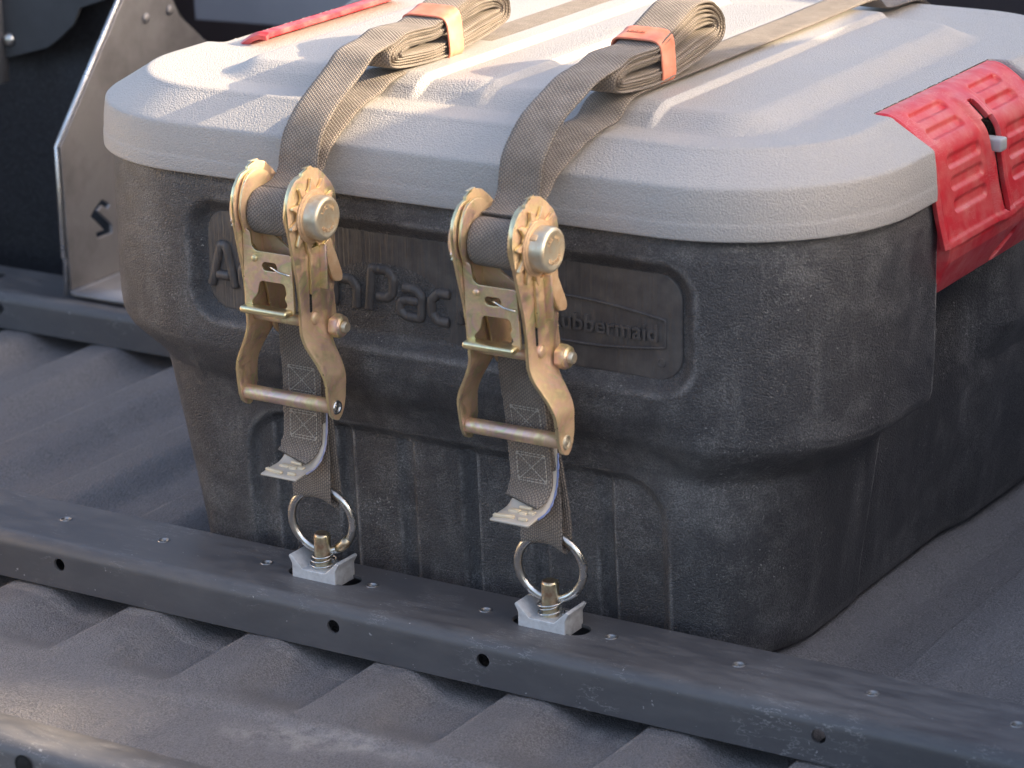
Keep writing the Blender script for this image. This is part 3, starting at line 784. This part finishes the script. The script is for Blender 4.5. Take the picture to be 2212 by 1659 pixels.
    A('pawl_lever', plate(round_poly([(-.0165, .3120), (-.006, .3180), (.0070, .2830), (.006, .2770), (-.003, .2780), (-.0075, .2860)], .003, 3), (), .0028, .0007, (lambda c: np.stack([.0305+c[:, 2]+(c[:, 0]+.01)*.15, c[:, 0]-.004, c[:, 1]-.008], 1))), (0, m_dusty, m_rim), smooth=True, angle=35)
    # release plate between the side plates
    ro = round_poly([(-.0250, .3225), (-.0175, .3190), (-.0160, .3060), (-.0120, .3030), (.0235, .3030), (.0245, .2520), (-.0250, .2520)], .0028, 4)
    win = round_poly([(-.0090, .2775), (.0155, .2775), (.0175, .2690), (.0150, .2650), (.0185, .2585), (.0120, .2545), (-.0165, .2545), (-.0185, .2590), (-.0120, .2660)], .0030, 4)
    slot = rrect2(.0012, .2905, .0075, .0036, .0035, 6)
    A('release_plate', plate(ro, [win, slot], .0026, .0006, (lambda c: np.stack([c[:, 0], -.0535+c[:, 2]+.12*(c[:, 1]-.255)*0, c[:, 1]], 1))), (1, m_zinc, m_rim), smooth=True, angle=35)
    A('release_lip', box(-.0010, -.0585, .2535, .0470, .0135, .0060, .0022, 3), m_rim)
    A('rivet', lathe([(.0001, -.0010), (.0018, -.0008), (.0028, .0000), (.0030, .0010)], 'y', 20, (-.0135, -.0560, .2965)), m_zinc)
    A('spring_wire', tube([(-.002, -.053, .2905), (.004, -.0550, .2900), (.013, -.058, .2880), (.0235, -.058, .2865)], .0008, seg=8), m_steel)
    A('cross_shaft', lathe([(.0001, -.0255), (.0045, -.0255), (.0045, .0255), (.0001, .0255)], 'x', 20, (0, -.0400, .2430)), m_zinc)
    A('pawl', plate(round_poly([(-.0225, .318), (-.012, .312), (.006, .300), (.022, .296), (.022, .286), (-.0225, .286)], .004, 4), (), .003, .0006, toXZ(-.030)), m_zinc, smooth=True, angle=35)
    A('rivet_head', lathe([(.0001, .0022), (.0044, .0021), (.0052, .0014), (.0054, 0)][::-1], 'x', 32, (.0283, -.0310, .2440)), m_zinc)
    # handle bar with riveted ends
    yb_, zb_ = -.0330, .1700
    A('handle_bar', lathe([(.0001, -.0445), (.0062, -.0445), (.0064, -.0430), (.0064, .0430), (.0001, .0445)], 'x', 32, (0, yb_, zb_)), m_zinc)
    A('bar_rivet', lathe([(.0060, .0460), (.0062, .0475), (.0055, .0484), (.0042, .0480), (.0036, .0470), (.0030, .0476), (.0001, .0480)][::1], 'x', 32, (0, yb_+.002, zb_-.001)), m_steel if idx == 0 else m_cap, smooth=True, angle=40)
    # anchor bolt: hexagonal nut and bolt end
    hexp = [( -.0085+.0108*math.cos(PI/3*i+.3), .2325+.0108*math.sin(PI/3*i+.3)) for i in range(6)]
    A('anchor_bolt', lathe([(.0001, -.0330), (.0065, -.0330), (.0066, -.0290), (.0050, -.0285), (.0050, .0440), (.0042, .0450), (.0001, .0448)], 'x', 28, (0, -.0085, .2325)), m_cap, smooth=True, angle=40)
    A('lock_nut', joinmesh([plate(round_poly(hexp, .0018, 3), (), .0075, .0009, toYZ(.0350)), lathe([(.0094, .0380), (.0092, .0400), (.0074, .0414), (.0052, .0414), (.0052, .0405)], 'x', 28, (0, -.0085, .2325))]), m_zinc, smooth=True, angle=35)
    # webbing: fixed end sewn round the ring
    A.soft = True
    xs_ = 0.0
    back = [(xs_, -.0085+.005, .2370), (xs_, -.004, .2250), (xs_-.001, -.0020, .1900), (xs_, .0040, .1200), (xs_+.001, .0068, .0900), (xs_+.001, .0074, .0780), (xs_+.001, .0066, .0705), (xs_+.001, .0035, .0672), (xs_+.001, 0, .0660), (xs_+.001, -.0035, .0672), (xs_+.001, -.0066, .0705), (xs_+.001, -.0076, .0780), (xs_+.001, -.0070, .0900), (xs_-.001, -.0042, .1200), (xs_-.002, -.0066, .1500), (xs_-.002, -.0070, .1850), (xs_, -.0125, .2270), (xs_, -.0145, .2330)]
    sk = lambda p: [(x+.0085*idx*float(ss(.235, .09, z)), y-.004*idx*float(ss(.10, .235, z)), z) for x, y, z in p]
    back = sk(back)
    rw = ribbon(catmull(back, 10), amp=.0003)
    rw = xform(rw, lambda c: c+np.stack([0*c[:, 0], 0*c[:, 0], .0065*(1-((c[:, 0]-.001-.0085*idx)/.0195)**2)*ss(.095, .070, c[:, 2])], 1))
    A('ring_webbing', rw, m_web)
    fl = [(xs_-.002, -.0160, .2340), (xs_-.003, -.0120, .2080), (xs_-.003, -.0095, .1850), (xs_-.004, -.0092, .1500), (xs_-.004, -.0100, .1300), (xs_-.005, -.0125, .1225), (xs_-.006, -.0170, .1165), (xs_-.008, -.0225, .1135)]
    fl = sk(fl)
    A('sewn_flap', ribbon(catmull(fl, 10), amp=.0004, twist=[0, 0, 0, 0, .03, .06]), m_web)
    # stitching boxes
    ms = []
    def st(x0, z0, x1, z1):
        L = math.hypot(x1-x0, z1-z0); k = max(2, int(L/.0036))
        for i in range(k):
            f0, f1 = (i+.12)/k, (i+.86)/k
            pa = [(x0+(x1-x0)*f, float(np.interp(z0+(z1-z0)*f, [.12, .13, .15, .185, .208], [-.0135, -.0112, -.0104, -.0107, -.0132]))-(.0005 if 0 < j < 2 else -.0002), z0+(z1-z0)*f) for j, f in enumerate((f0, (f0+f1)/2, f1))]
            ms.append(tube(sk(pa), .00042, seg=5))
    for za, zb2 in ((.192, .168), (.152, .128)):
        x0_, x1_ = xs_-.016, xs_+.011
        for dz_ in (0, .0022): st(x0_, za-dz_, x1_, za-dz_); st(x0_, zb2+dz_, x1_, zb2+dz_)
        st(x0_, za, x0_, zb2); st(x1_, za, x1_, zb2)
        st(x0_, za, x1_, zb2); st(x1_, za, x0_, zb2)
    A('stitching', joinmesh(ms), m_thread)
    # bent plastic warning label sewn under the flap
    lo = .007*idx
    lp = catmull([(.0, -.0065, .1600), (.0, -.0060, .1450), (.0, -.0085, .1270), (.0, -.0150, .1150), (.0, -.0260, .1085), (.0, -.0400, .1075), (.0, -.0540, .1060)], 8)
    lp = lp+np.array([lo, 0, 0]); Pl = resample(lp, .0015); T = np.gradient(Pl, axis=0); T /= np.linalg.norm(T, axis=1)[:, None]
    k = len(Pl); wv = np.linspace(-.0185, .0175, 9)
    G = np.stack([np.repeat(Pl[:, None, 0], 9, 1)+wv+np.linspace(0, 1, k)[:, None]*.0005, np.repeat(Pl[:, None, 1], 9, 1), np.repeat(Pl[:, None, 2], 9, 1)-.0010*(wv/.018)**2*0], -1)
    lb = A('warning_label', gridmesh(G), m_label)
    md = lb.modifiers.new('s', 'SOLIDIFY'); md.thickness = .0016; md.offset = 0
    eb = ribbon(Pl[4:-10]+np.array([.0185, 0, 0]), thick=.0017, width=.0009)
    A('label_edge', eb, m_blue if idx else NT('pale_lilac_edge').set(Base_Color=(.40, .40, .55), Roughness=.5), lb)
    r_ = np.random.default_rng(3+idx)
    for (x_, y_, sx_, sy_) in ((-.010, -.0470, .018, .004), (-.008, -.0330, .010, .006), (.001, -.0345, .007, .006), (.0075, -.0320, .006, .0055), (-.001, -.0270, .012, .003), (.008, -.0470, .008, .003)):
        A('raised_block', box(x_+.001+lo, y_, .1086+(.0018 if y_ > -.03 else 0), sx_, sy_, .0028, .0006, 1, Matrix.Rotation(r_.uniform(-.2, .2), 4, 'Z')), m_labelmark, lb)
    # main strap over the lid
    top = .4215+(.003 if idx else -.0025)
    mp = [(0, -.0340, .3480), (0, -.0150, .3520), (0, .0020, .3640), (0, .0105, .3760), (0, .0215, .3835), (0, .0360, .3920), (0, .0640, .4045), (0, .0900, .4095), (0, .1180, top-.001), (0, .20, top), (0, .45, top), (0, .58, top), (0, .615, .4115), (0, .690, .4060), (0, .730, .386), (0, .742, .372), (0, .746, .30), (0, .750, .12), (0, .756, .0)]
    xo = lambda y: .010*idx*ss(-.01, .10, y)
    mp = [(float(xo(y)), y-dy-.010*idx*float(ss(.02, -.01, y)), z-dz+.006*idx*float(ss(.10, -.01, y))) for _, y, z in mp]
    A('webbing', ribbon(catmull(mp, 8)), m_web)
    # loose tail: leaves the spool, bows over the lid edge and is folded into a roll
    zr = top+.0014
    if idx == 0:
        ya, yb, ha, hm, hb, lift = .100, .302, .035, .031, .047, .006
    else:
        ya, yb, ha, hm, hb, lift = .080, .276, .034, .031, .053, .007
    rp = roll_path(ya, yb, zr, ha, hm, hb, lift, 6.0 if idx == 0 else 5.4, seed=idx)
    if idx == 0: lead = [(-.0330, .3515), (-.0180, .3540), (-.0080, .3620), (-.0045, .3760), (.0008, .3885), (.0085, .3980), (.0200, .4080), (.0340, .4165), (.0640, .4325), (.0840, .4440)]
    else: lead = [(-.0430, .3580), (-.0290, .3600), (-.0190, .3700), (-.0155, .3835), (-.0110, .3970), (.0000, .4095), (.0180, .4250), (.0440, .4385), (.0640, .4475)]
    path = [(float(xo(y)), y-dy, z-dz) for y, z in lead]
    pth = np.concatenate([catmull(path+[(float(xo(rp[0, 0])), rp[0, 0]-dy, rp[0, 1]-dz)], 8), np.array([(float(xo(y))+.0013*math.sin(i_/64*2.3)*min(1, i_/40), y-dy, z-dz) for i_, (y, z) in enumerate(rp[1:])])], 0)
    A('folded_tail', ribbon(pth, thick=.0023, step=.0026), m_web)
    return root, (ya, yb, zr, hm)
r1 = make_ratchet(0.0, 0.0, 0.0, 0, 'left ratchet strap, its head catching the sun, brighter steel axle cap')
r2 = make_ratchet(.2205, 0.0, 0.0, 1, 'right ratchet strap over the box, in shade, blue-edged label hanging below')
# orange rubber bands
def rubber_band(cx, y, zb, h, ang, label):
    o = []
    root_pts = []
    hw = .0226; hh = h/2+.0040; r = .007
    pts = []
    for a in np.linspace(0, 2*PI, 90)[:-1]:
        c, s_ = math.cos(a), math.sin(a)
        pts.append((np.sign(c)*abs(c)**.32*hw, np.sign(s_)*abs(s_)**.36*hh))
    pts = np.array(pts); n = len(pts)
    wv = np.linspace(-.0112, .0112, 8)
    G = np.zeros((n, 8, 3))
    for j, q in enumerate(wv):
        bul = 1-.03*(1-(q/.0112)**2)
        G[:, j, 0] = pts[:, 0]*bul-0*q; G[:, j, 1] = q+pts[:, 1]*ang; G[:, j, 2] = pts[:, 1]*bul+(q+.003)*.26*(pts[:, 1]/hh+1)/2
    me = gridmesh(G, close_u=True, flip=True)
    ob = obj('rubber_band', me, m_band); ob.location = (cx, y, zb+hh-.0012)
    md = ob.modifiers.new('s', 'SOLIDIFY'); md.thickness = .0018; md.offset = 1
    md = ob.modifiers.new('b', 'BEVEL'); md.width = .0004; md.segments = 2; md.limit_method = 'ANGLE'
    return tag(ob, label, 'rubber band', 'orange rubber bands round the rolled tails')
rubber_band(0.0, .203, r1[1][2], r1[1][3], -.15, 'orange rubber band round the left strap roll')
b2 = rubber_band(.228, .172, r2[1][2], r2[1][3], -.15, 'orange rubber band round the right strap roll, dark print on top')
tm = text_mesh('KENOVEX', .0044, .00015)
tm = xform(tm, lambda c: np.stack([c[:, 0]*.85-.005, c[:, 1], c[:, 2]], 1))
hh_ = r2[1][3]/2+.0040
tm = xform(tm, lambda c: np.stack([c[:, 0], c[:, 1], hh_*np.maximum(1-np.clip(np.abs(c[:, 0])/.0226, 0, 1)**6.25, 0)**.18+.0017+c[:, 2]*0+(c[:, 2] > 0)*.0003+(c[:, 1]+.003)*.26], 1))
to = obj('printed_mark', tm, m_mark, b2, smooth=False); to.location = (0, -.15*.017, 0)

# ------------------------------------------------------------------ track fittings
def fitting(cx, label, wob):
    root = empty('track_fitting', (cx, 0, 0), label, 'tie-down fitting', 'fittings locked in the rail slots')
    A = lambda name, me, mat, parent=root, **k: obj(name, me, mat, parent, **k)
    prof = [(-.0225, -.004), (-.0225, .0120), (-.0262, .0185), (-.0240, .0205), (-.0120, .0085), (.0120, .0085), (.0240, .0205), (.0262, .0185), (.0225, .0120), (.0225, -.004), (.0145, -.004), (.0145, -.001), (-.0145, -.001), (-.0145, -.004)]
    prof = round_poly(prof, .0012, 2)
    me = plate(prof, (), .0300, .0007, toXZ(0.0))
    b = A('fitting_body', me, m_alu, smooth=True, angle=30)
    A('stud_pin', lathe([(.0073, .0080), (.0073, .0340), (.0074, .0365), (.0068, .0385), (.0055, .0393), (.0001, .0391)], 'z', 36), m_pin)
    q = np.linspace(0, 2*PI*3.2, 150); rs = .0100+.0016*np.sin(q*.31+wob)
    A('coil_spring', tube(np.stack([rs*np.cos(q)+.0008*np.sin(q/3), rs*np.sin(q), .0096+.0115*(q/q[-1])+.0012*np.sin(q+wob)], 1), .00075, seg=7), m_steel)
    a = np.linspace(0, 2*PI, 97)[:-1]; Rr = .0290
    tl = math.radians(4); ln = math.radians(9)
    G = np.stack([Rr*np.cos(a), 0*a, Rr*np.sin(a)], 1)
    Mr = Matrix.Rotation(ln, 3, 'Z') @ Matrix.Rotation(tl, 3, 'X')
    G = np.array([(Mr @ Vector(g)) for g in G])+np.array([.0005, .0005, .0510])
    A('ring', tube(G, .0037, closed=True, seg=16), m_steel)
    return root
f1 = fitting(.0045, 'silver rail fitting, stud and ring under the left ratchet strap', 0.0)
f2 = fitting(.2330, 'silver rail fitting, stud and ring under the right ratchet strap', 1.3)
# weld bead on the left ring
wb = obj('weld_bead', tube([(.0130, .003, .0262), (.0170, .0034, .0282), (.0210, .0040, .0318), (.0245, .0045, .0365)], [.0036, .0046, .0047, .0038], seg=14), m_pin, f1)

# ------------------------------------------------------------------ background: bracket, panels, walls
br = empty('metal_bracket', (-.74, .57, 0), 'grey sheet metal bracket standing on the rail behind the left end of the box', 'bracket')
binv = Vector((.74, -.57, 0))
def brobj(name, me, mat, **k):
    o = obj(name, me, mat, br, **k); o.location = binv; return o
zc = round_poly([(.6165, .0935), (.6325, .1025), (.6460, .0930), (.6420, .0885), (.6320, .0950), (.6230, .0905), (.6470, .0690), (.6470, .0590), (.6190, .0585), (.6180, .0655), (.6330, .0655), (.6100, .0870)], .0008, 2)
brobj('gusset_plate', plate([(.5680, .0100), (.5650, .1777), (.6905, .3236), (.7000, .3340), (.7700, .3340), (.7944, .2877), (.8506, .2426), (.93, .17), (.98, .0100)], [zc, circle2(.004, .730, .2958, 20), circle2(.004, .775, .2977, 20)], .0045, .0008, toYZ(-.74)), m_brush, smooth=True, angle=35)
fl = [(-.7405, .0075), (-.738, .0045), (-.733, .0030), (-.66, .0030)]
G = np.array([[(x, y, z) for x, z in fl] for y in np.linspace(.566, 1.0, 12)])
o = brobj('foot_flange', gridmesh(G), m_brush); o.modifiers.new('s', 'SOLIDIFY').thickness = .004
G = np.array([[(-.745, y, z), (-.7405, y-.0004, z)] for y, z in [(.5655, .004), (.5675, .045), (.5645, .050), (.5645, .1777), (.6900, .3240), (.6995, .3340)]])
o = brobj('plate_edge', gridmesh(G), m_plateedge); o.modifiers.new('s', 'SOLIDIFY').thickness = .003
for y, z in ((.730, .2958), (.775, .2977)):
    brobj('bolt_head', lathe([(.0001, .0030), (.0040, .0026), (.0060, .0010), (.0062, 0)][::-1], 'x', 24, (-.7370, y, z)), m_brush)
wl = obj('bulkhead_wall', gridmesh(np.array([[(x, 1.45, z) for z in np.linspace(-.06, .44, 12)] for x in np.linspace(-3.0, 1.9, 20)]), flip=True), m_brown)
tag(wl, kind='structure')
sw = obj('bed_side_wall', gridmesh(np.array([[(-1.28+.05*math.exp(-((z-.1)/.05)**2), y, z) for z in np.linspace(-.06, .34, 50)] for y in np.linspace(.2, 1.45, 40)]), flip=False), m_wall)
tag(sw, kind='structure')
dp = empty('mounting_plate', (-1.0, .70, .22), 'dark angular steel plate with a dome bolt in the top left corner', 'metal plate')
o = obj('plate', plate([(-1.3, 0.2237), (-0.93, 0.2357), (-0.8605, 0.2555), (-0.8414, 0.2682), (-0.8184, 0.2872), (-0.8079, 0.3071), (-0.7715, 0.3194), (-0.7315, 0.36), (-0.7315, 0.45), (-1.3, 0.45)], (), .004, .0008, toXZ(.70)), m_dark, dp, True, 35); o.location = (1.0, -.70, -.22)
o = obj('folded_edge', box(-0.9273, .693, 0.2732, .003, .02, .13, .0006, 1), m_brush, dp); o.location = (1.0, -.70, -.22)
o = obj('dome_bolt', lathe([(.0085, 0), (.0082, .0015), (.0065, .0040), (.0035, .0055), (.0001, .0058)], 'y', 28, (0, 0, 0)), m_steel, dp)
o.data.transform(Matrix.Scale(-1, 4, (0, 1, 0))); o.data.flip_normals(); o.location = (0.0821, -.0025, 0.0402)
bw = obj('bed_front_wall', gridmesh(np.array([[(x, .735+.012*math.exp(-((z-.25)/.03)**2), z) for z in np.linspace(-.06, .46, 60)] for x in np.linspace(-1.7, -.752, 50)]), flip=False), m_wall)
tag(bw, kind='structure')
gp = obj('side_panel', plate([(-.9520, .50), (-.9430, .2125), (-.70, .2190), (-.40, .2240), (-.40, .50)], (), .02, .002, toXZ(1.10)), m_grey, None, True, 35)
tag(gp, 'plain light grey metal panel behind the left red latch', 'metal panel')
st_ = obj('strut', tube([(-.93, 1.05, .215), (-.845, 1.02, .14), (-.80, 1.0, .08)], .004, seg=10), m_brush)
tag(st_, 'thin grey diagonal strut between the bracket and the box lid', 'strut')

# unseen sides, added and shaped to shade the load and bounce low sun
SX = 1.10
top_edge = [(-.62, .40), (.285, .41), (.290, .62), (-.10, .64), (-.10, .86), (.47, .845), (.75, .775), (1.0, .80), (1.13, .92), (1.2, 1.25), (2.7, 1.35)]  # unseen wall: outline and opening cut to steer shade and sun patch
pr_ = [(y, z) for y, z in top_edge]
shade_wall = obj('bed_side_wall', plate([(-.62, -.06)]+pr_+[(2.7, -.06)], (), .03, .004, toYZ(SX+.015)), m_dark, None, True, 35)
tag(shade_wall, kind='structure')
bounce_panel = obj('bed_side_wall', gridmesh(np.array([[(-.82, y, z) for z in np.linspace(-.06, .36, 8)] for y in np.linspace(-.62, .16, 8)]), flip=False), m_bounce)  # added unseen reflector, throws warm sun back onto the left side
tag(bounce_panel, kind='structure')

# added unseen bar screen: breaks the low sun into a soft patch
ms = []
for y_ in np.arange(-.10, .29, .008):
    w_ = .0078*float(ss(.06, .30, y_))**2
    if w_ > .0006: ms.append(box(SX+.012, y_, .515, .002, w_, .215))
for z_ in np.arange(.412, .62, .008):
    w_ = .0078*max(float(ss(.475, .412, z_)), float(ss(.59, .62, z_)))
    if w_ > .0006: ms.append(box(SX+.016, -.14, z_, .002, .87, w_))
wg = obj('light_screen', joinmesh(ms), m_dark, None, False)
wg.parent = shade_wall
